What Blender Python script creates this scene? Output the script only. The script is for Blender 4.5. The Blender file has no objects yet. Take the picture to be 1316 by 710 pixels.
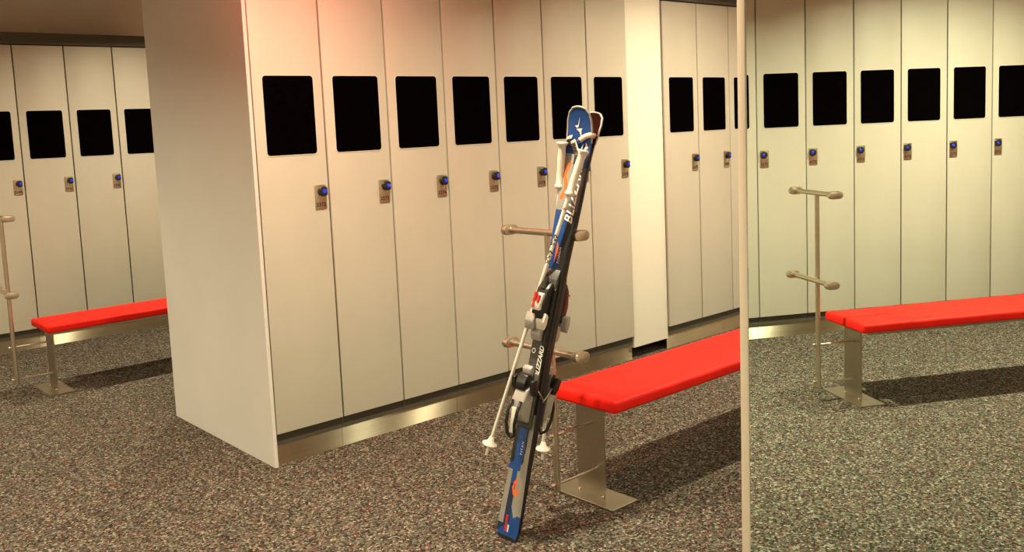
import bpy, bmesh, math, random
from mathutils import Vector, Matrix
random.seed(7)
sc = bpy.context.scene
col = sc.collection

# ---------------------------------------------------------------- camera
F_PX, CY, PITCH, ROLL, YAW, EYE = 1181.0, 289.4, 0.1066, -0.044, 0.8515, 1.6
fw = Vector((math.cos(YAW), math.sin(YAW), 0)); rt = Vector((math.sin(YAW), -math.cos(YAW), 0)); up = Vector((0, 0, 1))
CF = fw*math.cos(PITCH) - up*math.sin(PITCH); CU = up*math.cos(PITCH) + fw*math.sin(PITCH)
CR = rt*math.cos(ROLL) + CU*math.sin(ROLL); CU = CU*math.cos(ROLL) - rt*math.sin(ROLL)
cam_data = bpy.data.cameras.new('camera'); cam = bpy.data.objects.new('camera', cam_data); col.objects.link(cam)
cam_data.sensor_width = 36.0; cam_data.lens = 36.0*F_PX/1316.0
cam_data.shift_y = -(355.0-CY)/1316.0
cam_data.clip_start = 0.02
cam.matrix_world = Matrix(((CR.x, CU.x, -CF.x, 0), (CR.y, CU.y, -CF.y, 0), (CR.z, CU.z, -CF.z, EYE), (0, 0, 0, 1)))
sc.camera = cam

# ---------------------------------------------------------------- light, exposure
sc.view_settings.view_transform = 'Standard'; sc.view_settings.look = 'None'
sc.view_settings.exposure = 0.0; sc.view_settings.gamma = 1.0; sc.view_settings.use_curve_mapping = False
world = bpy.data.worlds.new('world'); sc.world = world; world.use_nodes = True
world.node_tree.nodes['Background'].inputs[0].default_value = (1.0, .9, .72, 1)
world.node_tree.nodes['Background'].inputs[1].default_value = 0.02
CEIL = 2.95
LAMP_W = 70.0
LAMP_COL = (1.0, .87, .58)
def area_lamp(name, loc, size, power, color):
    d = bpy.data.lights.new(name, 'AREA'); d.shape = 'DISK'; d.size = size; d.energy = power; d.color = color
    o = bpy.data.objects.new(name, d); o.location = loc; d.spread = math.radians(SPREAD); col.objects.link(o); return o
SPREAD = 146
LAMPS = [(-1.0, 4.6)]+[(x, 2.69) for x in (-1.05, 1.95, 4.95, 8.25)] + [(x, 6.53) for x in (-.115, 2.885, 5.885)] + [(x, -.63) for x in (-.45, 2.55, 5.55)]  # the first entry is an added fill lamp brightening the end panel
for (x, y) in LAMPS: area_lamp('downlight_glow', (x, y, CEIL-.035), .13, LAMP_W*(1.5 if y < 0 else .72 if y > 5 else .85 if x == 1.95 else 1.0), (1.0, .97, .66) if y < 0 else LAMP_COL)
# the red lamp over the corner of the near locker block
rd = bpy.data.lights.new('red_spot_glow', 'AREA'); rd.shape = 'DISK'; rd.size = .12; rd.energy = 20.0; rd.color = (1.0, .08, .06)
ro = bpy.data.objects.new('red_spot_glow', rd); ro.location = (1.82, 3.55, CEIL-.035); col.objects.link(ro)

# ---------------------------------------------------------------- materials
def mat(name, color, rough=.5, metal=0.0, spec=.5, bump=None, var=None, aniso=0.0, emit=None, coat=0.0):
    m = bpy.data.materials.new(name); m.use_nodes = True; nt = m.node_tree; b = nt.nodes['Principled BSDF']
    b.inputs['Base Color'].default_value = (*color, 1); b.inputs['Roughness'].default_value = rough
    b.inputs['Metallic'].default_value = metal; b.inputs['Specular IOR Level'].default_value = spec
    if coat: b.inputs['Coat Weight'].default_value = coat
    if aniso: b.inputs['Anisotropic'].default_value = aniso
    if emit: b.inputs['Emission Color'].default_value = (*emit[0], 1); b.inputs['Emission Strength'].default_value = emit[1]
    tc = nt.nodes.new('ShaderNodeTexCoord')
    def noise(scale, stretch=(1, 1, 1), detail=3):
        mp = nt.nodes.new('ShaderNodeMapping'); mp.inputs['Scale'].default_value = stretch
        nt.links.new(tc.outputs['Object'], mp.inputs[0])
        n = nt.nodes.new('ShaderNodeTexNoise'); n.inputs['Scale'].default_value = scale; n.inputs['Detail'].default_value = detail
        nt.links.new(mp.outputs[0], n.inputs['Vector']); return n
    if var:
        scale, amt, stretch = var
        n = noise(scale, stretch); r = nt.nodes.new('ShaderNodeValToRGB')
        r.color_ramp.elements[0].position = .3; r.color_ramp.elements[1].position = .7
        r.color_ramp.elements[0].color = (*[c*(1-amt) for c in color], 1); r.color_ramp.elements[1].color = (*[min(1, c*(1+amt)) for c in color], 1)
        nt.links.new(n.outputs['Fac'], r.inputs[0]); nt.links.new(r.outputs[0], b.inputs['Base Color'])
    if bump:
        scale, strength, stretch = bump
        n = noise(scale, stretch); bp = nt.nodes.new('ShaderNodeBump'); bp.inputs['Strength'].default_value = strength; bp.inputs['Distance'].default_value = .002
        nt.links.new(n.outputs['Fac'], bp.inputs['Height']); nt.links.new(bp.outputs[0], b.inputs['Normal'])
    return m
M = {}
M['laminate'] = mat('cream laminate', (.60, .575, .50), .5, bump=(400, .05, (1, 1, 1)), var=(3, .03, (1, 1, 1)))
M['carcass'] = mat('locker carcass with gap shade', (.07, .06, .045), .8, var=(3, .05, (1, 1, 1)))  # shade of the door gaps is put into the board colour
M['end_panel'] = mat('grey end panel laminate', (.72, .71, .69), .5, bump=(400, .05, (1, 1, 1)), var=(2, .03, (1, 1, 1)))
M['pane'] = mat('black window panel', (.0015, .001, .001), .8, spec=.0, var=(60, .3, (1, 1, 1)))
M['rim'] = mat('window rim', (.68, .65, .56), .35, var=(3, .02, (1, 1, 1)))
M['cap'] = mat('sloping top sheet', (.12, .12, .10), .6, var=(2, .05, (1, 1, 1)))
M['steel'] = mat('brushed steel', (.40, .36, .29), .36, 1.0, bump=(60, .08, (1, 1, 60)), var=(40, .06, (.15, .15, 6)))
M['kick'] = mat('brushed steel plinth', (.62, .56, .42), .30, 1.0, var=(60, .05, (.02, .02, 1)), aniso=1.0)
def brushed(m):
    """horizontal brushing: sharp along the plate, smeared up and down"""
    nt = m.node_tree; tg = nt.nodes.new('ShaderNodeTangent'); tg.direction_type = 'RADIAL'; tg.axis = 'Z'
    g = nt.nodes.new('ShaderNodeBsdfAnisotropic'); g.inputs['Roughness'].default_value = .29; g.inputs['Anisotropy'].default_value = .80
    nt.links.new(tg.outputs[0], g.inputs['Tangent'])
    b = nt.nodes['Principled BSDF']; nt.links.new(b.inputs['Base Color'].links[0].from_socket, g.inputs['Color'])
    nt.links.new(g.outputs[0], nt.nodes['Material Output'].inputs['Surface'])
brushed(M['kick'])
M['plate'] = mat('lock plate steel', (.55, .48, .36), .38, 1.0, var=(80, .06, (1, 1, 8)))
M['tube'] = mat('satin steel tube', (.60, .53, .43), .36, 1.0, var=(50, .05, (1, 1, 1)))
M['white'] = mat('white painted column', (.97, .955, .86), .55, bump=(200, .05, (1, 1, 1)), var=(2, .01, (1, 1, 1)))
M['wall'] = mat('warm wall paint', (.80, .68, .56), .8, bump=(120, .1, (1, 1, 1)), var=(1.5, .06, (1, 1, 1)))
M['ceiling'] = mat('ceiling paint', (.62, .56, .48), .85, var=(1.5, .03, (1, 1, 1)))
M['black'] = mat('black plastic', (.012, .012, .013), .38, var=(30, .2, (1, 1, 1)))
M['darkgrey'] = mat('dark grey plastic', (.07, .068, .066), .45, var=(30, .15, (1, 1, 1)))
M['grey'] = mat('silver grey plastic', (.36, .34, .32), .4, var=(30, .1, (1, 1, 1)))
M['whitep'] = mat('white plastic', (.76, .72, .66), .35, var=(30, .04, (1, 1, 1)))
M['pole'] = mat('white pole lacquer', (.78, .76, .72), .28, coat=.4, var=(20, .03, (1, 1, 1)))
M['ink'] = mat('black ink', (.015, .012, .01), .5, var=(30, .1, (1, 1, 1)))
M['whiteink'] = mat('white print', (.85, .83, .78), .4, var=(30, .03, (1, 1, 1)))
M['redink'] = mat('red print', (.60, .03, .015), .4, var=(30, .08, (1, 1, 1)))
M['blueled'] = mat('blue lock lens', (.01, .03, .75), .15, var=(30, .05, (1, 1, 1)), emit=((.01, .05, 1), .3), coat=1.0)
M['strap'] = mat('pale webbing', (.66, .50, .42), .7, var=(80, .12, (1, 1, 1)))
M['blackstrap'] = mat('black webbing', (.02, .018, .018), .8, var=(80, .2, (1, 1, 1)))
M['lampglass'] = mat('lamp lens', (.9, .85, .7), .4, var=(30, .02, (1, 1, 1)), emit=((1, .88, .62), 12))
M['redglass'] = mat('red lamp lens', (.8, .08, .05), .4, var=(30, .02, (1, 1, 1)), emit=((1, .10, .06), 4))
M['edge'] = mat('mirror board edge', (.78, .70, .58), .4, var=(5, .02, (1, 1, 1)))
M['base'] = mat('ski base', (.022, .006, .005), .9, spec=.0, var=(20, .2, (1, 1, 1)))
mm = mat('mirror glass', (.90, .93, .86), .0, 1.0); M['mirror'] = mm
# red upholstery
def seat_mat():
    m = mat('red upholstery', (.80, .011, .005), .6, bump=(500, .12, (1, 1, 1)), var=(6, .04, (1, 1, 1)))
    b = m.node_tree.nodes['Principled BSDF']; b.inputs['Specular IOR Level'].default_value = .2
    return m
M['seat'] = seat_mat()
# speckled carpet
def carpet():
    m = bpy.data.materials.new('speckled carpet'); m.use_nodes = True; nt = m.node_tree; b = nt.nodes['Principled BSDF']
    b.inputs['Roughness'].default_value = .95; b.inputs['Specular IOR Level'].default_value = .1
    tc = nt.nodes.new('ShaderNodeTexCoord')
    ns = nt.nodes.new('ShaderNodeTexNoise'); ns.inputs['Scale'].default_value = 90; ns.inputs['Detail'].default_value = 2
    nt.links.new(tc.outputs['Object'], ns.inputs['Vector'])
    mx = nt.nodes.new('ShaderNodeMixRGB'); mx.blend_type = 'ADD'; mx.inputs[0].default_value = .012
    nt.links.new(tc.outputs['Object'], mx.inputs[1]); nt.links.new(ns.outputs['Color'], mx.inputs[2])
    def vor(scale):
        v = nt.nodes.new('ShaderNodeTexVoronoi'); v.inputs['Scale'].default_value = scale; nt.links.new(mx.outputs[0], v.inputs['Vector']); return v
    v = vor(125)
    sp = nt.nodes.new('ShaderNodeSeparateColor'); nt.links.new(v.outputs['Color'], sp.inputs[0])
    r = nt.nodes.new('ShaderNodeValToRGB'); r.color_ramp.interpolation = 'CONSTANT'
    cols = [(0, (.024, .019, .017)), (.22, (.070, .057, .048)), (.44, (.12, .105, .085)), (.58, (.18, .165, .13)), (.73, (.10, .12, .09)), (.81, (.17, .06, .048)), (.88, (.33, .30, .24)), (.95, (.04, .03, .03))]
    e = r.color_ramp.elements
    while len(e) < len(cols): e.new(.5)
    for k, (p, c) in enumerate(cols): e[k].position = p; e[k].color = (*c, 1)
    nt.links.new(sp.outputs[0], r.inputs[0])
    n2 = nt.nodes.new('ShaderNodeTexNoise'); n2.inputs['Scale'].default_value = 420; n2.inputs['Detail'].default_value = 2
    nt.links.new(tc.outputs['Object'], n2.inputs['Vector'])
    r2 = nt.nodes.new('ShaderNodeValToRGB'); r2.color_ramp.elements[0].position = .35; r2.color_ramp.elements[0].color = (.45, .45, .45, 1)
    r2.color_ramp.elements[1].position = .65; r2.color_ramp.elements[1].color = (1.45, 1.45, 1.45, 1)
    nt.links.new(n2.outputs['Fac'], r2.inputs[0])
    mu = nt.nodes.new('ShaderNodeMixRGB'); mu.blend_type = 'MULTIPLY'; mu.inputs[0].default_value = 1
    nt.links.new(r.outputs[0], mu.inputs[1]); nt.links.new(r2.outputs[0], mu.inputs[2]); nt.links.new(mu.outputs[0], b.inputs['Base Color'])
    bp = nt.nodes.new('ShaderNodeBump'); bp.inputs['Strength'].default_value = .6; bp.inputs['Distance'].default_value = .004
    nt.links.new(n2.outputs['Fac'], bp.inputs['Height']); nt.links.new(bp.outputs[0], b.inputs['Normal'])
    return m
M['carpet'] = carpet()

# ---------------------------------------------------------------- helpers
def link(name, bm, m, parent=None, smooth=False):
    me = bpy.data.meshes.new(name)
    bmesh.ops.recalc_face_normals(bm, faces=bm.faces)
    bm.to_mesh(me); bm.free()
    for q in (m if isinstance(m, (list, tuple)) else [m]): me.materials.append(M[q] if isinstance(q, str) else q)
    if smooth:
        for p in me.polygons: p.use_smooth = True
        if smooth != 'all': me.set_sharp_from_angle(angle=math.radians(35))
    o = bpy.data.objects.new(name, me); col.objects.link(o)
    if parent: o.parent = parent
    return o
def thing(name, label, cat, loc=(0, 0, 0), rz=0, group=None):
    o = bpy.data.objects.new(name, None); o.empty_display_size = .1; col.objects.link(o)
    o.location = loc; o.rotation_euler = (0, 0, rz); tag(o, label, cat, group); return o
def tag(o, label, cat, group=None):
    o['label'] = label; o['category'] = cat
    if group: o['group'] = group
    return o
def box(bm, x0, x1, y0, y1, z0, z1, bev=0.0, seg=2):
    r = bmesh.ops.create_cube(bm, size=1)
    vs = r['verts']
    for v in vs: v.co = Vector((x0 if v.co.x < 0 else x1, y0 if v.co.y < 0 else y1, z0 if v.co.z < 0 else z1))
    if bev:
        es = list({e for v in vs for e in v.link_edges})
        bmesh.ops.bevel(bm, geom=es, offset=bev, segments=seg, profile=.5, affect='EDGES')
    return bm
def boxm(*a, **k): return box(bmesh.new(), *a, **k)
def prism(bm, prof, fn, a, b, bev=0.0, seg=2):
    """profile polygon [(p,q)], swept between a and b; fn(p,q,t)->Vector"""
    v0 = [bm.verts.new(fn(p, q, a)) for p, q in prof]; v1 = [bm.verts.new(fn(p, q, b)) for p, q in prof]
    n = len(prof); fs = [bm.faces.new(v0), bm.faces.new(v1[::-1])]
    for i in range(n): fs.append(bm.faces.new((v0[i], v0[(i+1) % n], v1[(i+1) % n], v1[i])))
    if bev:
        es = list({e for f in fs for e in f.edges})
        bmesh.ops.bevel(bm, geom=es, offset=bev, segments=seg, profile=.5, affect='EDGES')
    return bm
def rrect(w, h, r, n=5):
    pts = []
    for cx, cy, a0 in ((w/2-r, h/2-r, 0), (-w/2+r, h/2-r, 90), (-w/2+r, -h/2+r, 180), (w/2-r, -h/2+r, 270)):
        for i in range(n+1):
            a = math.radians(a0+90*i/n); pts.append((cx+r*math.cos(a), cy+r*math.sin(a)))
    return pts
def tube(bm, pts, rad, n=14, caps=True):
    """rad: number or list; round tube along a polyline"""
    pts = [Vector(p) for p in pts]; rings = []
    t0 = (pts[1]-pts[0]).normalized(); a = t0.orthogonal().normalized()
    for i, p in enumerate(pts):
        t = (pts[min(i+1, len(pts)-1)]-pts[max(i-1, 0)]).normalized()
        a = (a-t*a.dot(t)).normalized(); b = t.cross(a); r = rad[i] if isinstance(rad, (list, tuple)) else rad
        rings.append([bm.verts.new(p+(a*math.cos(2*math.pi*k/n)+b*math.sin(2*math.pi*k/n))*r) for k in range(n)])
    for A, B in zip(rings, rings[1:]):
        for k in range(n): bm.faces.new((A[k], A[(k+1) % n], B[(k+1) % n], B[k]))
    if caps: bm.faces.new(rings[0][::-1]); bm.faces.new(rings[-1])
    return bm
def text_mesh(s, size, shear=0.0, ext=0.0, bold=0.0, spacing=1.0, align='CENTER'):
    c = bpy.data.curves.new('txt', 'FONT'); c.body = s; c.size = size; c.shear = shear; c.extrude = ext; c.offset = bold
    c.align_x = align; c.align_y = 'CENTER'; c.space_character = spacing; c.resolution_u = 3
    o = bpy.data.objects.new('txt', c); col.objects.link(o)
    dg = bpy.context.evaluated_depsgraph_get(); me = bpy.data.meshes.new_from_object(o.evaluated_get(dg))
    bpy.data.objects.remove(o); bpy.data.curves.remove(c)
    bm = bmesh.new(); bm.from_mesh(me); bpy.data.meshes.remove(me); return bm

# ---------------------------------------------------------------- setting
def struct(name, bm, m):
    o = link(name, bm, m); o['kind'] = 'structure'; return o
X0, X1, Y0, Y1 = -3.2, 8.6, -2.75, 8.62
struct('floor', boxm(X0, X1, Y0, Y1, -.06, 0), 'carpet')
struct('ceiling', boxm(X0, X1, Y0, Y1, CEIL, CEIL+.1), 'ceiling')
struct('wall_back', boxm(X0, X1, Y1, Y1+.1, -.06, CEIL+.1), 'wall')
struct('wall_front', boxm(X0, X1, Y0-.1, Y0, -.06, CEIL+.1), 'wall')
struct('wall_left', boxm(X0-.1, X0, Y0-.1, Y1+.1, -.06, CEIL+.1), 'wall')
struct('wall_right', boxm(X1, X1+.1, Y0-.1, Y1+.1, -.06, CEIL+.1), 'wall')

# ---------------------------------------------------------------- lockers
W = .3758; ZB = .162; ZT = 2.405; DEPTH = .6; LZ = 2.51
YA, XA = 4.038, 1.9607; XB = 4.9591; YL, XL = 7.966, 1.9025; YC, XC = -2.0804, 4.0265
# locker local frame: x right seen from the front, y into the locker, origin at left front foot of the door face
def make_locker():
    t = thing('ski_locker', '', 'locker')
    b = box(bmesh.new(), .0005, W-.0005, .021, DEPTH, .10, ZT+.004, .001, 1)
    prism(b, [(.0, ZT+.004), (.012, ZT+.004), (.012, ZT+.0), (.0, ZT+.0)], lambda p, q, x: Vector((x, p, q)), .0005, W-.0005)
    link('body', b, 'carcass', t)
    d = link('door', boxm(.0048, W-.0048, 0, .019, ZB, ZT-.006, .0016, 2), 'laminate', t, smooth=True)
    cx, cz, ww, wh = .0575+.133, (1.8894+1.5109)/2, .266, .3785
    P = lambda p, q, y: Vector((cx+p, y, cz+q))
    bm = bmesh.new()
    o_, i_ = rrect(ww+.009, wh+.009, .020), rrect(ww, wh, .016); n = len(o_)
    vo = [bm.verts.new(P(p, q, -.0002)) for p, q in o_]; vm = [bm.verts.new(P(p*.85+r*.15, q*.85+s*.15, -.0022)) for (p, q), (r, s) in zip(o_, i_)]; vi = [bm.verts.new(P(p, q, -.0004)) for p, q in i_]
    for A, B in ((vo, vm), (vm, vi)):
        for k in range(n): bm.faces.new((A[k], A[(k+1) % n], B[(k+1) % n], B[k]))
    link('window_rim', bm, 'rim', d, smooth='all')
    link('window_panel', prism(bmesh.new(), rrect(ww, wh, .016), P, -.0006, .002), 'pane', d)
    lp = link('lock_plate', prism(bmesh.new(), rrect(.064, .122, .006), lambda p, q, y: Vector((W-.051+p, y, 1.2945+q)), -.0035, 0, .0012), 'plate', d, smooth=True)
    # D shaped black housing with a blue lens
    prof = [(math.cos(math.radians(a))*.025, math.sin(math.radians(a))*.025) for a in range(42, 319, 12)]
    link('lock_knob', prism(bmesh.new(), prof, lambda p, q, y: Vector((W-.0405+p, y, 1.323+q)), -.024, -.003, .002), 'black', d, smooth=True)
    bm = bmesh.new(); bmesh.ops.create_uvsphere(bm, u_segments=16, v_segments=8, radius=.0115)
    for v in bm.verts: v.co = Vector((W-.037+v.co.x, -.024+v.co.y*.45, 1.323+v.co.z))
    link('lock_lens', bm, 'blueled', d, smooth='all')
    return t
locker0 = make_locker(); used = [False]
def number(parent, s):
    bm = text_mesh(s, .026, bold=.0005, spacing=1.05)
    for v in bm.verts: v.co = Vector((W-.0515+v.co.x, -.0042, 1.2575+v.co.y))
    return link('number', bm, 'ink', parent)
def copy_tree(o, parent=None):
    c = o.copy(); col.objects.link(c); c.parent = parent
    for ch in list(o.children): copy_tree(ch, c)
    return c
def place_locker(x, y, rz, label, group, num):
    if used[0]: t = copy_tree(base_locker)
    else: t = locker0; used[0] = True
    t.location = (x, y, 0); t.rotation_euler = (0, 0, rz); t['label'] = label; t['category'] = 'locker'; t['group'] = group
    if num:
        d = [c for c in t.children if c.name.startswith('door')][0]; number(d, num)
    return t
base_locker = copy_tree(locker0)
g = 'lockers of the near block'
extra = {2372: 'first beside the grey end panel', 2378: 'last before the white column'}
for k in range(7):
    n = 2372+k
    place_locker(XA+k*W, YA, 0, 'cream locker numbered %d on its lock plate%s' % (n, ', '+extra[n] if n in extra else ''), g, str(n))
for k, w_ in enumerate(('first right of the white column', 'second right of the white column', 'third right of the white column, mostly hidden by the mirror')):
    place_locker(XB+k*W, YA, 0, 'cream locker, '+w_, 'lockers beyond the white column', str(2379+k))
for k in range(-1, 3):
    place_locker(XL+k*W, YL, 0, 'cream locker numbered %d in the far left row%s' % (2341+k, {-1: ', at photo edge', 2: ', half hidden by end panel'}.get(k, '')), 'lockers of the far left row', str(2341+k))
ords = ['leftmost', 'second from left', 'third from left', 'fourth from left', 'fifth from left', 'sixth from left', 'seventh from left']
for i, k in enumerate(range(-1, 6)):
    # seen only in the mirror; the row faces the near block
    place_locker(XC+(k+1)*W, YC, math.pi, 'cream locker seen in the mirror, %s' % ords[i], 'lockers seen in the mirror', str(2727-k))
for o in [base_locker]+list(base_locker.children_recursive): pass
def drop(o):
    for c in list(o.children): drop(c)
    bpy.data.objects.remove(o)
drop(base_locker)

# plinths: brushed plates under each pair, joints as in the photo
def kick(x0, x1, y, face, label, group):
    ya, yb = (y+.03, y+.034) if face > 0 else (y-.034, y-.03)
    o = link('kick_plate', boxm(x0+.001, x1-.001, ya, yb, 0, ZB+.004), 'kick'); tag(o, label, 'kick plate', group); return o
for a, b, s in ((0, 1, 'short piece under locker 2372 beside the end panel'), (1, 3, 'piece with the bright glint, under lockers 2373 and 2374'), (3, 5, 'piece behind the ski poles, under lockers 2375 and 2376'), (5, 7, 'piece just left of the white column')):
    kick(XA+a*W, XA+b*W, YA, 1, 'brushed steel kick plate, '+s, 'kick plates of the near block')
kick(XB, XB+1.75*W, YA, 1, 'brushed steel kick plate just right of the white column', 'kick plates beyond the white column')
kick(XB+1.75*W, XB+3*W, YA, 1, 'brushed steel kick plate right of the column, next to the mirror', 'kick plates beyond the white column')
kick(XL-W, XL, YL, 1, 'brushed steel kick plate of the far left row, at the photo edge', 'kick plates of the far left row')
kick(XL, XL+3*W, YL, 1, 'brushed steel kick plate glinting behind the left bench leg', 'kick plates of the far left row')
kick(XC-W, XC, YC, -1, 'glaring kick plate at the very left of the mirror', 'kick plates seen in the mirror')
kick(XC, XC+2*W, YC, -1, 'dull kick plate in the mirror, behind the ski rack', 'kick plates seen in the mirror')
kick(XC+2*W, XC+6*W, YC, -1, 'kick plate in the mirror, hidden behind the red bench', 'kick plates seen in the mirror')

# sloping tops
def slope(x0, x1, y, face, label, group):
    s = 1 if face > 0 else -1
    prof = [(.0, ZT+.006), (.0, ZT+.014), (.105, LZ), (DEPTH, LZ), (DEPTH, ZT+.006)]
    o = link('sloping_top', prism(bmesh.new(), [(y+s*p, q) for p, q in prof], lambda p, q, x: Vector((x, p, q)), x0+.0015, x1-.0015, .001, 1), 'cap'); tag(o, label, 'locker top', group)
slope(XA, XA+W, YA, 1, 'grey sloping top over locker 2372', 'sloping tops of the near block')
for a in (1, 3, 5): slope(XA+a*W, XA+(a+2)*W, YA, 1, 'grey sloping top over lockers %d and %d' % (2372+a, 2373+a), 'sloping tops of the near block')
slope(XB, XB+1.75*W, YA, 1, 'grey sloping top visible right of the white column', 'sloping tops beyond the column')
slope(XB+1.75*W, XB+3*W, YA, 1, 'grey sloping top hidden behind the mirror edge', 'sloping tops beyond the column')
slope(XL-W, XL, YL, 1, 'dark grey sloping top over the far left row, leftmost at photo edge', 'sloping tops of the far left row')
slope(XL, XL+2*W, YL, 1, 'dark grey sloping top over lockers 2341 and 2342', 'sloping tops of the far left row')
slope(XL+2*W, XL+3*W, YL, 1, 'dark grey sloping top over the far row, next to the end panel', 'sloping tops of the far left row')
slope(XC-W, XC+6*W, YC, -1, 'grey sloping top of the row seen in the mirror', 'sloping tops of the mirrored row')

# end panel of the near block
o = link('end_panel', boxm(XA-.019, XA-.0008, YA-.0, 5.274, 0, LZ+.01, .0012, 1), 'end_panel'); tag(o, 'wide plain grey end panel closing the near locker block', 'panel')
# the block is two lockers deep: the back of the other side
o = link('locker_block_back', boxm(XA, XA+7*W, YA+DEPTH+.005, 5.27, 0, ZT, .001, 1), 'laminate'); tag(o, 'rear half of the near locker block behind the grey end panel', 'locker block')
# white column in the gap between the blocks
t = thing('column', 'bright white column between locker 2378 and the next lockers', 'column', (4.779, YA+.3, 0))
link('casing', boxm(4.600-4.779, 4.9572-4.779, -.286, .25, .078, CEIL, .004, 2), 'white', t, smooth=True)
link('foot', boxm(4.66-4.779, 4.91-4.779, .10, .22, 0, .083), 'black', t)

# ---------------------------------------------------------------- benches with ski racks
BL = 3.0
def make_bench():
    """local frame: x along the bench, y towards the lockers, origin on the floor under the near leg panel, middle of the width"""
    t = thing('bench', '', 'bench')
    # upholstered seat
    bm = bmesh.new(); x0, x1, hw = -.055, BL, .198
    nx, ny = 90, 14
    def top(i, j): 
        x = x0+(x1-x0)*i/nx; y = -hw+2*hw*j/ny; return x, y
    box(bm, x0, x1, -hw, hw, .408, .462, .014, 4)
    bmesh.ops.subdivide_edges(bm, edges=[e for e in bm.edges if abs(e.verts[0].co.x-e.verts[1].co.x) > 1], cuts=60)
    bmesh.ops.subdivide_edges(bm, edges=[e for e in bm.edges if abs(e.verts[0].co.y-e.verts[1].co.y) > .3], cuts=24)
    rnd = random.Random(3)
    for v in bm.verts:
        if v.co.z > .44: v.co.z += .0012*math.sin(v.co.x*23+1)*math.sin(v.co.y*9+1) - .004*abs(v.co.y/hw)**4
        if v.co.x < x0+.02:
            v.co.x += .0016*math.sin(v.co.y*55+1)*max(0, 1-abs(v.co.y+.05)/.12)
    link('seat', bm, 'seat', t, smooth=True)
    link('seat_frame', boxm(.0, BL-.06, -.15, .15, .388, .409, .002, 1), 'steel', t)
    for xx in (0, BL-.18):
        link('leg', boxm(xx, xx+.008, -.082, .082, .006, .389, .001, 1), 'steel', t)
        link('foot_plate', boxm(xx-.076, xx+.082, -.19, .19, 0, .007, .0015, 1), 'steel', t)
    for yy in (-.07, .07):
        bm = bmesh.new(); bmesh.ops.create_uvsphere(bm, u_segments=10, v_segments=6, radius=.006)
        for v in bm.verts: v.co += Vector((-.004, yy, .009))
        link('weld', bm, 'tube', t, smooth='all')
    # rack: hung on two rods in front of the near leg
    px = -.216; py = -.012
    link('rack_post', tube(bmesh.new(), [(px, py, .085), (px, py, 1.165)], .013, 18), 'tube', t, smooth=True)
    for zz in (.114, .325):
        b = link('tie_rod', tube(bmesh.new(), [(px-.024, py, zz), (.004, py, zz)], .0055, 10), 'tube', t, smooth=True)
        bm = bmesh.new(); bmesh.ops.create_uvsphere(bm, u_segments=10, v_segments=6, radius=.0095)
        for v in bm.verts: v.co += Vector((px-.024, py, zz))
        link('rod_nut', bm, 'tube', b, smooth='all')
    for zz in (1.168, .688):
        xo = 0 if zz > 1 else -.022
        b = link('ski_bar', tube(bmesh.new(), [(px+xo, -.195, zz), (px+xo, .215, zz)], .0135, 18), 'tube', t, smooth=True)
        for ya, yb in ((-.212, -.182), (.205, .232)):
            bm = prism(bmesh.new(), rrect(.078, .041, .0204, 7), lambda p, q, y: Vector((px+xo+p, y, zz+q)), ya, yb, .003, 2)
            link('end_cap', bm, 'tube', b, smooth=True)
    return t
bench = make_bench()
def set_bench(t, x, y, label):
    t.location = (x, y, 0); t['label'] = label; t['category'] = 'bench'; t['group'] = 'red benches with ski racks'
BXA = 2.748
benchL = copy_tree(bench); benchC = copy_tree(bench)
set_bench(bench, BXA, 2.69, 'red padded bench in the middle, skis leaning on its steel rack')
set_bench(benchL, 1.612, 6.53, 'red padded bench at far left, empty rack cut by the photo edge')
# mirrored bench faces the other way: turned half round and its rack on the low-x end => mirror copy by scale-free rebuild
col_remove = benchC
drop(benchC)
benchC = make_bench()
for ch in [benchC]+list(benchC.children_recursive):
    if ch.type == 'MESH':
        me = ch.data
        for v in me.vertices: v.co.y = -v.co.y
        me.flip_normals()
set_bench(benchC, XC-.153, YC+1.433, 'red padded bench with empty ski rack, reflected in the mirror')

# ---------------------------------------------------------------- mirror
PM = Vector((2.2034, 1.5174, .014)); AM = -.5239/2
t = thing('tall_mirror', 'tall frameless mirror on a pale board at right, reflecting a bench and lockers', 'mirror', PM, AM)
t.rotation_euler = (Matrix.Rotation(AM, 3, 'Z') @ Matrix.Rotation(math.radians(.55), 3, 'Y')).to_euler()
TH = .036
link('board', boxm(0, 1.32, .004, TH, .0, CEIL-.03, .002, 2), 'edge', t, smooth=True)
link('glass', boxm(.003, 1.317, 0, .0035, .002, CEIL-.034), 'mirror', t)

# ---------------------------------------------------------------- skis
T0 = Vector((2.207, 2.630, .004)); T1 = Vector((2.487, 2.5345, 1.1798)); D = (T1-T0).normalized()
nh = Vector((math.cos(math.radians(190)), math.sin(math.radians(190)), 0)); N = (nh-D*nh.dot(D)).normalized(); Wd = D.cross(N)
if Wd.y > 0: Wd = -Wd
SKI_L = 1.70
def interp(tab, s):
    for (a, b), (c, d) in zip(tab, tab[1:]):
        if s <= c:
            k = (s-a)/(c-a); k = k*k*(3-2*k); return b+(d-b)*k
    return tab[-1][1]
WT = [(0, .078), (.012, .094), (.05, .101), (.35, .084), (.75, .071), (1.05, .076), (1.45, .106), (1.54, .112), (1.60, .114), (1.645, .110), (1.675, .094), (1.692, .064), (1.70, .030)]
THK = [(0, .007), (.1, .010), (.45, .018), (.8, .021), (1.1, .018), (1.5, .010), (1.7, .006)]
def curl(s):
    v = max(0, s-1.50); return 1.35*v*v
def ski_frame(root, flip=False):
    root.location = T0
    n = -N if flip else N; w = -Wd if flip else Wd
    root.matrix_world = Matrix(((D.x, w.x, n.x, T0.x), (D.y, w.y, n.y, T0.y), (D.z, w.z, n.z, T0.z), (0, 0, 0, 1)))
def topz(s): return .0012+curl(s)+interp(THK, s)
BLUE, NAVY, SILV, BLK, RED, ORG, WHT, DGR = range(8)
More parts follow.
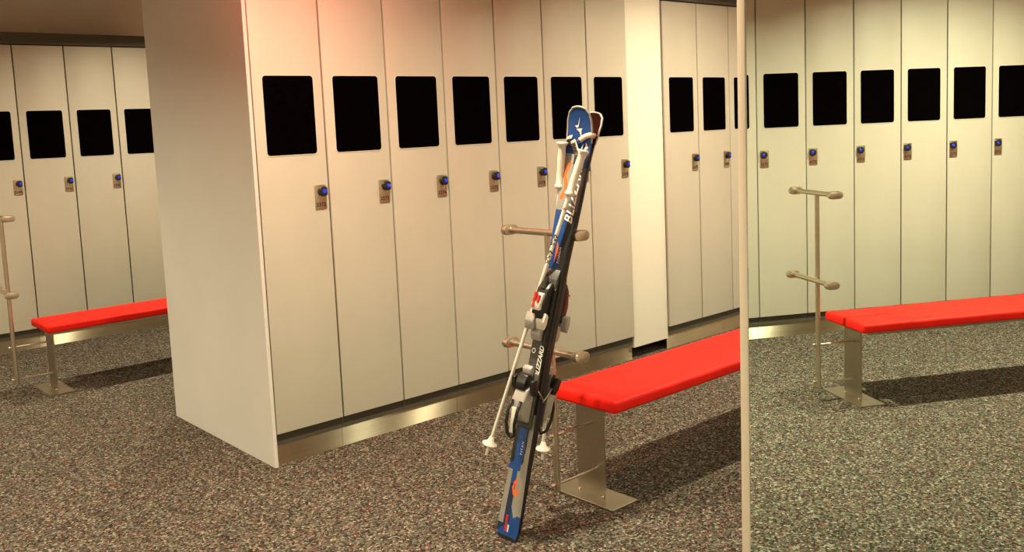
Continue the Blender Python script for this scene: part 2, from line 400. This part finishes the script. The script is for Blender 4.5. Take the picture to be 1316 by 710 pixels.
skimats = [mat('ski blue', (.009, .062, .26), .25, coat=.3, var=(15, .1, (1, 1, 1))), mat('ski navy', (.012, .028, .075), .25, coat=.3, var=(15, .1, (1, 1, 1))),
           mat('ski silver', (.31, .30, .27), .3, .2, coat=.3, var=(15, .08, (1, 1, 1))), mat('ski black', (.012, .012, .014), .3, coat=.3, var=(15, .1, (1, 1, 1))),
           mat('ski red', (.48, .02, .015), .3, coat=.3, var=(15, .08, (1, 1, 1))), mat('ski orange', (.80, .14, .02), .3, coat=.3, var=(15, .08, (1, 1, 1))),
           mat('ski white', (.75, .72, .68), .3, coat=.3, var=(15, .04, (1, 1, 1))), mat('ski dark grey', (.10, .10, .115), .3, coat=.3, var=(15, .1, (1, 1, 1)))]
def graphic(s, u):
    """topsheet colours; u -1 (left in photo) .. 1 (right)"""
    if s < .012: return BLK
    if s < .10:
        if -.35 < u < -.12 and .03 < s < .095: return RED
        if -.08 < u < .06 and .03 < s < .055: return WHT
        if s < .06+.05*(u+.2): return BLUE
    if s < .27:
        if u < -.50 and s > .055: return SILV
        # orange hook
        a, b = (u-.12)/.32, (s-.205)/.030
        rr = math.hypot(a, b)
        if .62 < rr < 1.12 and not (a > .35 and b > .0) : return ORG
        if -.08 < a+.2 and -.62 < (u-.12)/.32 < .2 and .20 < s < .245 and abs(u+.02) < .11: return ORG
        if u > -.02+max(0, (.13-s))*9 and s > .05: return SILV
        if u < -.02+.0: return NAVY if s < .22 else BLUE
        return BLUE
    if s < .50:
        if u > .55-(s-.27)*.25 + max(0, .36-s)*-2.0: return SILV
        if u > .40-(s-.27)*.35+max(0, .34-s)*-2.5: return BLK if s > .30 else SILV
        if u < -.62 and s > .30: return BLK
        return BLUE
    if s < .80:
        if .69 < s < .78 and u < -.45: return RED
        if .69 < s < .77 and .05 < u < .35: return RED
        return BLK
    if s < 1.0: return BLK
    if s < 1.06+.04*math.sin(u*5): return BLK if u > .3 or u < -.6 else BLUE
    if s < 1.30:
        if u > .42: return BLK
        if u > .18: return NAVY
        if 1.09 < s < 1.18 and -.30 < u < -.30+.32*math.sin((s-1.09)/.09*math.pi)+.02: return ORG
        return BLUE
    if s < 1.52:
        if u > -.02-(s-1.3)*.8+.0: return NAVY if s > 1.47 else DGR
        if -.72+.12*math.sin(s*60) < u < -.42+.12*math.sin(s*60): return ORG if 1.34 < s < 1.49 else SILV
        return SILV
    return BLUE
def make_ski(root, side_m='black'):
    bm = bmesh.new(); NS, NU = 420, 30; grid = []
    for i in range(NS+1):
        s = SKI_L*i/NS; hw = interp(WT, s)/2; th = interp(THK, s); row = []
        for j in range(NU+1):
            u = -1+2*j/NU; row.append(bm.verts.new((s, u*hw, .001+curl(s)+th)))
        grid.append(row)
    top_faces = []
    for i in range(NS):
        for j in range(NU):
            f = bm.faces.new((grid[i][j], grid[i+1][j], grid[i+1][j+1], grid[i][j+1])); f.material_index = graphic(SKI_L*(i+.5)/NS, -1+2*(j+.5)/NU)
            top_faces.append(f)
    low = []
    for i in range(NS+1):
        s = SKI_L*i/NS; hw = interp(WT, s)/2+.0012; low.append([bm.verts.new((s, -hw, .001+curl(s))), bm.verts.new((s, hw, .001+curl(s)))])
    for i in range(NS):
        for f in (bm.faces.new((grid[i][0], low[i][0], low[i+1][0], grid[i+1][0])), bm.faces.new((grid[i][NU], grid[i+1][NU], low[i+1][1], low[i][1]))): f.material_index = BLK
        f = bm.faces.new((low[i][0], low[i][1], low[i+1][1], low[i+1][0])); f.material_index = 8
    for i in (0, NS):
        f = bm.faces.new([low[i][0]]+grid[i]+[low[i][1]]); f.material_index = BLK
    deck = link('deck', bm, skimats+[M['base']], root)
    # silver tip guard following the rim
    pts = []
    for u in range(-20, 21):
        a = u/20; s = 1.70-.13*abs(a)**2.2; pts.append((s, (interp(WT, s)/2)*(1 if a > 0 else -1) if abs(a) > .12 else .015*a/.12, .001+curl(s)+interp(THK, s)*.6))
    link('tip_guard', tube(bmesh.new(), pts, .0045, 8), 'grey', root, smooth='all')
    # binding
    A = lambda p, q, w: Vector((p, w, q))
    link('binding_plate', prism(bmesh.new(), [(.44, .018), (.46, .033), (1.03, .036), (1.07, .019)], A, -.031, .031, .003), 'darkgrey', root, smooth=True)
    rail = link('plate_rail', prism(bmesh.new(), [(.50, .02), (.52, .042), (.98, .042), (1.02, .02)], A, .018, .034, .003), 'black', root, smooth=True)
    toe = link('toe_piece', prism(bmesh.new(), [(.865, .034), (1.005, .034), (1.02, .05), (.99, .074), (.93, .088), (.878, .082), (.858, .06)], A, -.026, .026, .006), 'black', root, smooth=True)
    lab = link('toe_housing', prism(bmesh.new(), [(.91, .08), (.975, .074), (.97, .092), (.93, .102), (.905, .098)], A, -.021, .019, .005), 'whitep', toe, smooth=True)
    bm = bmesh.new()
    for (a, b, c, d) in ((.915, .95, -.016, -.006), (.935, .965, .002, .012), (.945, .975, -.014, -.004)): box(bm, a, b, c, d, .088, .1045, .001, 1)
    link('toe_marking', bm, 'redink', toe)
    link('toe_wing', prism(bmesh.new(), [(.850, .060), (.885, .058), (.895, .082), (.86, .090), (.825, .080), (.835, .070)], A, -.048, -.006, .004), 'grey', toe, smooth=True)
    wg = link('toe_wing', prism(bmesh.new(), [(.855, .056), (.890, .054), (.900, .074), (.865, .080), (.832, .066)], A, -.004, .038, .004), 'whitep', toe, smooth=True)
    link('toe_screw_cap', tube(bmesh.new(), [(.99, 0, .066), (1.035, 0, .060)], [.014, .009], 12), 'black', toe, smooth=True)
    link('sole_pad', prism(bmesh.new(), [(.790, .034), (.85, .034), (.85, .056), (.81, .062), (.785, .048)], A, -.030, .016, .005), 'grey', root, smooth=True)
    heel = link('heel_piece', prism(bmesh.new(), [(.475, .034), (.605, .034), (.615, .06), (.60, .088), (.555, .106), (.50, .104), (.478, .08), (.468, .05)], A, -.030, .030, .008, 3), 'grey', root, smooth=True)
    link('heel_cup', prism(bmesh.new(), [(.598, .050), (.640, .048), (.660, .062), (.655, .088), (.62, .100), (.592, .095)], A, -.030, .016, .006), 'black', heel, smooth=True)
    link('brake_pedal', prism(bmesh.new(), [(.640, .034), (.680, .036), (.69, .056), (.675, .070), (.64, .060)], A, -.030, .010, .005), 'grey', root, smooth=True)
    link('heel_slide', prism(bmesh.new(), [(.45, .034), (.66, .034), (.66, .046), (.45, .046)], A, -.036, .036, .003), 'darkgrey', root, smooth=True)
    # opening lever: black loop with a white insert
    loop = [(.555, -.02, .108), (.52, -.021, .122), (.47, -.02, .124), (.425, -.017, .108), (.41, 0, .098), (.425, .017, .108), (.47, .02, .124), (.52, .021, .122), (.555, .02, .108)]
    lv = link('heel_lever', tube(bmesh.new(), loop, .0065, 10), 'black', heel, smooth='all')
    link('lever_insert', prism(bmesh.new(), [(.43, .098), (.53, .110), (.53, .118), (.43, .108)], A, -.011, .011, .003), 'whitep', heel, smooth=True)
    for sg in (-1, 1):
        y = sg*.044
        br = link('brake_arm', tube(bmesh.new(), [(.61, sg*.03, .052), (.605, y, .050), (.58, y+sg*.004, .022), (.555, y+sg*.006, -.004)], .0028, 8), 'tube', root, smooth='all')
        link('brake_foot', prism(bmesh.new(), [(.585, .050), (.61, .052), (.648, .075), (.638, .098), (.60, .088), (.578, .068)], lambda p, q, w, y=y: Vector((p, w, q)), y-.009, y+.009, .004), 'black', br, smooth=True)
def on_top(root, name, s, text, size, s0, u0, m, shear=0.0, bold=0.0, spacing=1.0, lift=.0006, up_ski=True, zfix=None):
    bm = text_mesh(text, size, shear, bold=bold, spacing=spacing, align='LEFT')
    for v in bm.verts:
        ss = s0+v.co.x; v.co = Vector((ss, u0-v.co.y, (zfix if zfix else topz(ss))+lift))
    return link(name, bm, m, root)
front = thing('alpine_ski', 'blue, silver and black ski leaning on the rack, its patterned top facing the camera', 'ski', group='pair of skis leaning on the rack')
ski_frame(front); make_ski(front)
back = thing('alpine_ski', 'second ski of the pair, base to base behind the blue one, dark curled tip showing', 'ski', group='pair of skis leaning on the rack')
ski_frame(back, True); make_ski(back)
for r in (front, back):
    on_top(r, 'lettering', 0, 'BLIZZARD', .052, 1.25, .021, 'whiteink', shear=.35, bold=.001, spacing=1.08)
    on_top(r, 'lettering', 0, 'BLIZZARD', .027, .650, .026, 'whiteink', shear=.3, bold=.0005, spacing=.95, zfix=.0422)
    on_top(r, 'lettering', 0, 'TITANIUM', .014, 1.09, .010, 'whiteink', shear=.3)
    on_top(r, 'lettering', 0, 'TITAN', .013, .335, .004, 'whiteink', shear=.0, spacing=1.6)
    # ring shape below the tip
    bm = bmesh.new(); prev = None; first = None
    for k in range(25):
        a = 2*math.pi*k/24*.86+.3
        pr = []
        for rr in (1.0, .72):
            ss = 1.535+.036*rr*math.cos(a); pr.append(bm.verts.new((ss, .030+.015*rr*math.sin(a), topz(ss)+.0008)))
        if prev: bm.faces.new((prev[0], pr[0], pr[1], prev[1]))
        prev = pr
    link('ring_mark', bm, 'whiteink', r)
    bm = bmesh.new()
    for poly in ([(1.665, .004), (1.625, -.004), (1.622, -.013), (1.630, -.020), (1.633, -.006), (1.662, .003)][:5], [(1.618, -.014), (1.622, .014), (1.615, .010), (1.585, .012), (1.608, .001), (1.612, -.006)]):
        vs = [bm.verts.new((s_, y_+.0, topz(s_)+.0012)) for s_, y_ in poly]; bm.faces.new(vs)
    link('tip_emblem', bm, 'whiteink', r)
    # small print and badge near the plate
    bm = bmesh.new(); prev = None
    for k in range(21):
        a = 2*math.pi*k/20; pr = [bm.verts.new((.745+.011*rr*math.cos(a), -.014+.009*rr*math.sin(a), .0362+.0006)) for rr in (1, .6)]
        if prev: bm.faces.new((prev[0], pr[0], pr[1], prev[1]))
        prev = pr
    link('badge_ring', bm, 'whiteink', r)
bpy.context.view_layer.update()

# ---------------------------------------------------------------- poles
def S(s, w, n): return T0+D*s+Wd*w+N*n
def ribbon(pts, normals, width, th=.0018):
    bm = bmesh.new(); pts = [Vector(p) for p in pts]; rows = []
    for i, p in enumerate(pts):
        t = (pts[min(i+1, len(pts)-1)]-pts[max(i-1, 0)]).normalized(); n = Vector(normals[i]).normalized(); b = t.cross(n).normalized(); n = b.cross(t).normalized()
        rows.append([bm.verts.new(p+b*width/2*a+n*th/2*c) for a, c in ((-1, -1), (1, -1), (1, 1), (-1, 1))])
    for A, B in zip(rows, rows[1:]):
        for k in range(4): bm.faces.new((A[k], A[(k+1) % 4], B[(k+1) % 4], B[k]))
    bm.faces.new(rows[0][::-1]); bm.faces.new(rows[-1]); return bm
def smooth_pts(ctrl, n=6):
    out = []
    for i in range(len(ctrl)-1):
        p0, p1, p2, p3 = [Vector(ctrl[max(0, min(len(ctrl)-1, i+k))]) for k in (-1, 0, 1, 2)]
        for j in range(n):
            t = j/n; out.append(.5*((2*p1)+(p2-p0)*t+(2*p0-5*p1+4*p2-p3)*t*t+(3*p1-p0-3*p2+p3)*t**3))
    out.append(Vector(ctrl[-1])); return out
def make_pole(label, top, tip, basket_tilt=0):
    top, tip = Vector(top), Vector(tip); ax = (tip-top).normalized(); L = (tip-top).length
    t = thing('ski_pole', label, 'ski pole', group='white ski poles')
    z = -ax; x = z.cross(Vector((0, 1, 0))).normalized(); y = z.cross(x)
    t.matrix_world = Matrix(((x.x, y.x, z.x, tip.x), (x.y, y.y, z.y, tip.y), (x.z, y.z, z.z, tip.z), (0, 0, 0, 1)))
    link('shaft', tube(bmesh.new(), [(0, 0, .05), (0, 0, L-.17), (0, 0, L-.1)], [.0065, .0088, .009], 16), 'pole', t, smooth=True)
    gp = [(L-.185, .0095), (L-.180, .019), (L-.174, .0215), (L-.168, .019), (L-.160, .0145), (L-.12, .0155), (L-.09, .0145), (L-.06, .016), (L-.03, .0145), (L-.015, .017), (L-.006, .0235), (L-.001, .0235), (L, .019)]
    link('grip', tube(bmesh.new(), [(0, 0, a) for a, r in gp], [r for a, r in gp], 20), 'whitep', t, smooth='all')
    link('tip', tube(bmesh.new(), [(0, 0, 0), (0, 0, .012), (0, 0, .052)], [.002, .005, .006], 12), 'darkgrey', t, smooth=True)
    link('tip_ferrule', tube(bmesh.new(), [(0, 0, .01), (0, 0, .06)], [.0055, .0078], 12), 'whitep', t, smooth=True)
    bp_ = [(.050, .008), (.052, .028), (.055, .031), (.060, .030), (.070, .014), (.085, .010), (.088, .008)]
    link('basket', tube(bmesh.new(), [(0, 0, a) for a, r in bp_], [r for a, r in bp_], 24), 'whitep', t, smooth='all')
    return t, L
def pole_text(t, s, zc, size, r=.0094, ang=0.0, m='ink', shear=0, bold=.0006):
    bm = text_mesh(s, size, shear, bold=bold)
    for v in bm.verts:
        a = ang+v.co.y/r; v.co = Vector((math.cos(a)*r, math.sin(a)*r, zc+v.co.x))
    return link('lettering', bm, m, t)
p1, L1 = make_pole('white ski pole slanting across the front of the skis, MASTERS in black on its shaft', (2.524, 2.45, 1.499), (2.215, 2.75, .3007))
p2, L2 = make_pole('white ski pole hanging upright behind the skis, left of their tips', (2.522, 2.56, 1.532), (2.473, 2.70, .2213))
bpy.context.view_layer.update()
def cam_angle(t, zc):
    p = t.matrix_world.inverted() @ Vector((0, 0, EYE)); return math.atan2(p.y, p.x)
a1 = cam_angle(p1, .9); a2 = cam_angle(p2, .9)
pole_text(p1, 'MASTERS', L1-.40, .030, ang=a1)
pole_text(p1, 'S', L1-.235, .020, ang=a1, m='redink'); pole_text(p2, 'S', L2-.235, .020, ang=a2, m='redink')
pole_text(p2, 'MASTERS', L2-.40, .026, ang=a2-1.0)
def world_part(parent, name, bm, m, smooth='all'):
    o = link(name, bm, m, None, smooth=smooth); o.parent = parent; o.matrix_parent_inverse = parent.matrix_world.inverted(); return o
def loop_round(s0, s1, hw, th, phase=0, extra=.004):
    """strap loop round the pair, tilted from s0 (left edge) to s1 (right edge)"""
    pts, nr = [], []
    for k in range(41):
        a = 2*math.pi*k/40; c, s_ = math.cos(a), math.sin(a)
        w = (hw+extra)*math.copysign(abs(c)**.45, c); n = (th+extra)*math.copysign(abs(s_)**.45, s_)
        s = s0+(s1-s0)*(w/(hw)+1)/2; pts.append(S(s, w, n)); nr.append(Wd*c*.6+N*s_)
    return pts, nr
pts, nr = loop_round(1.545, 1.60, .055, .020, extra=.006)
world_part(p1, 'wrist_strap', ribbon(pts, nr, .009), 'darkgrey')
# pale pad of the strap on the right edge
pts = smooth_pts([S(1.575, .012, .030), S(1.592, .035, .031), S(1.60, .056, .026), S(1.600, .066, .010)]); world_part(p1, 'strap_pad', ribbon(pts, [N+Wd*.3]*len(pts), .020, .003), 'strap')
# black lettered tape crossing down to the front grip
pts = smooth_pts([S(1.572, -.020, .030), S(1.550, -.004, .030), S(1.515, .016, .030), S(1.475, .034, .032)])
tape = world_part(p1, 'lettered_strap', ribbon(pts, [N]*len(pts), .022, .002), 'strap')
bm = text_mesh('MASTERS', .022, bold=.0012)
a0 = S(1.572, -.020, .0325); a3 = S(1.478, .034, .0345); dr = (a3-a0).normalized(); cr = dr.cross(N).normalized()
if cr.dot(D) < 0: cr = -cr
mid = (a0+a3)/2
for v in bm.verts: v.co = mid+dr*(v.co.x*.95)+cr*v.co.y
world_part(p1, 'strap_lettering', bm, 'ink', smooth=False)
g1 = Vector((2.524, 2.45, 1.499))
pts = smooth_pts([S(1.475, .034, .032), S(1.45, .036, .036), g1+Vector((.008, -.010, .006)), g1+Vector((.0, 0, -.01))]); world_part(p1, 'strap_tail', ribbon(pts, [N]*len(pts), .012, .002), 'strap')
g2 = Vector((2.522, 2.56, 1.532))
pts = smooth_pts([S(1.585, -.025, .031), S(1.575, -.052, .026), S(1.54, -.066, .012), S(1.50, -.066, .012), S(1.475, -.060, .022), g2+Vector((.0, -.005, .0))])
world_part(p2, 'wrist_strap', ribbon(pts, [-Wd+N*.4]*len(pts), .017, .002), 'strap')
pts = smooth_pts([S(1.560, -.030, .031), S(1.535, -.058, .022), S(1.50, -.068, .006), S(1.46, -.066, .006), g2+Vector((.004, -.002, -.02))])
world_part(p2, 'strap_tail', ribbon(pts, [-Wd+N*.4]*len(pts), .010, .002), 'blackstrap')

# ---------------------------------------------------------------- downlights (above the frame)
def make_downlight(m='lampglass', cat='downlight'):
    t = thing('downlight', '', 'downlight')
    prof = [(.062, -.001), (.066, -.010), (.085, -.012), (.092, -.006), (.092, 0)]
    bm = bmesh.new(); n = 32; rings = [[bm.verts.new((r*math.cos(2*math.pi*k/n), r*math.sin(2*math.pi*k/n), z)) for k in range(n)] for r, z in prof]
    for A, B in zip(rings, rings[1:]):
        for k in range(n): bm.faces.new((A[k], A[(k+1) % n], B[(k+1) % n], B[k]))
    link('ring', bm, 'tube', t, smooth='all')
    link('lens', tube(bmesh.new(), [(0, 0, -.006), (0, 0, 0)], .063, 32), m, t)
    return t
dl = make_downlight(); first = True
for (x, y) in LAMPS:
    o = dl if first else copy_tree(dl); first = False
    o.location = (x, y, CEIL); o['group'] = 'round ceiling downlights'
    o['label'] = 'round recessed ceiling downlight above the %s bench line' % ('left floor, added as fill light off the' if x == -1.0 else 'middle' if y == 2.69 else 'far left' if y > 5 else 'mirrored'); o['category'] = 'downlight'
r_ = make_downlight('redglass'); r_.location = (1.82, 3.55, CEIL); r_['label'] = 'small red lamp in the ceiling over locker 2372'; r_['category'] = 'downlight'
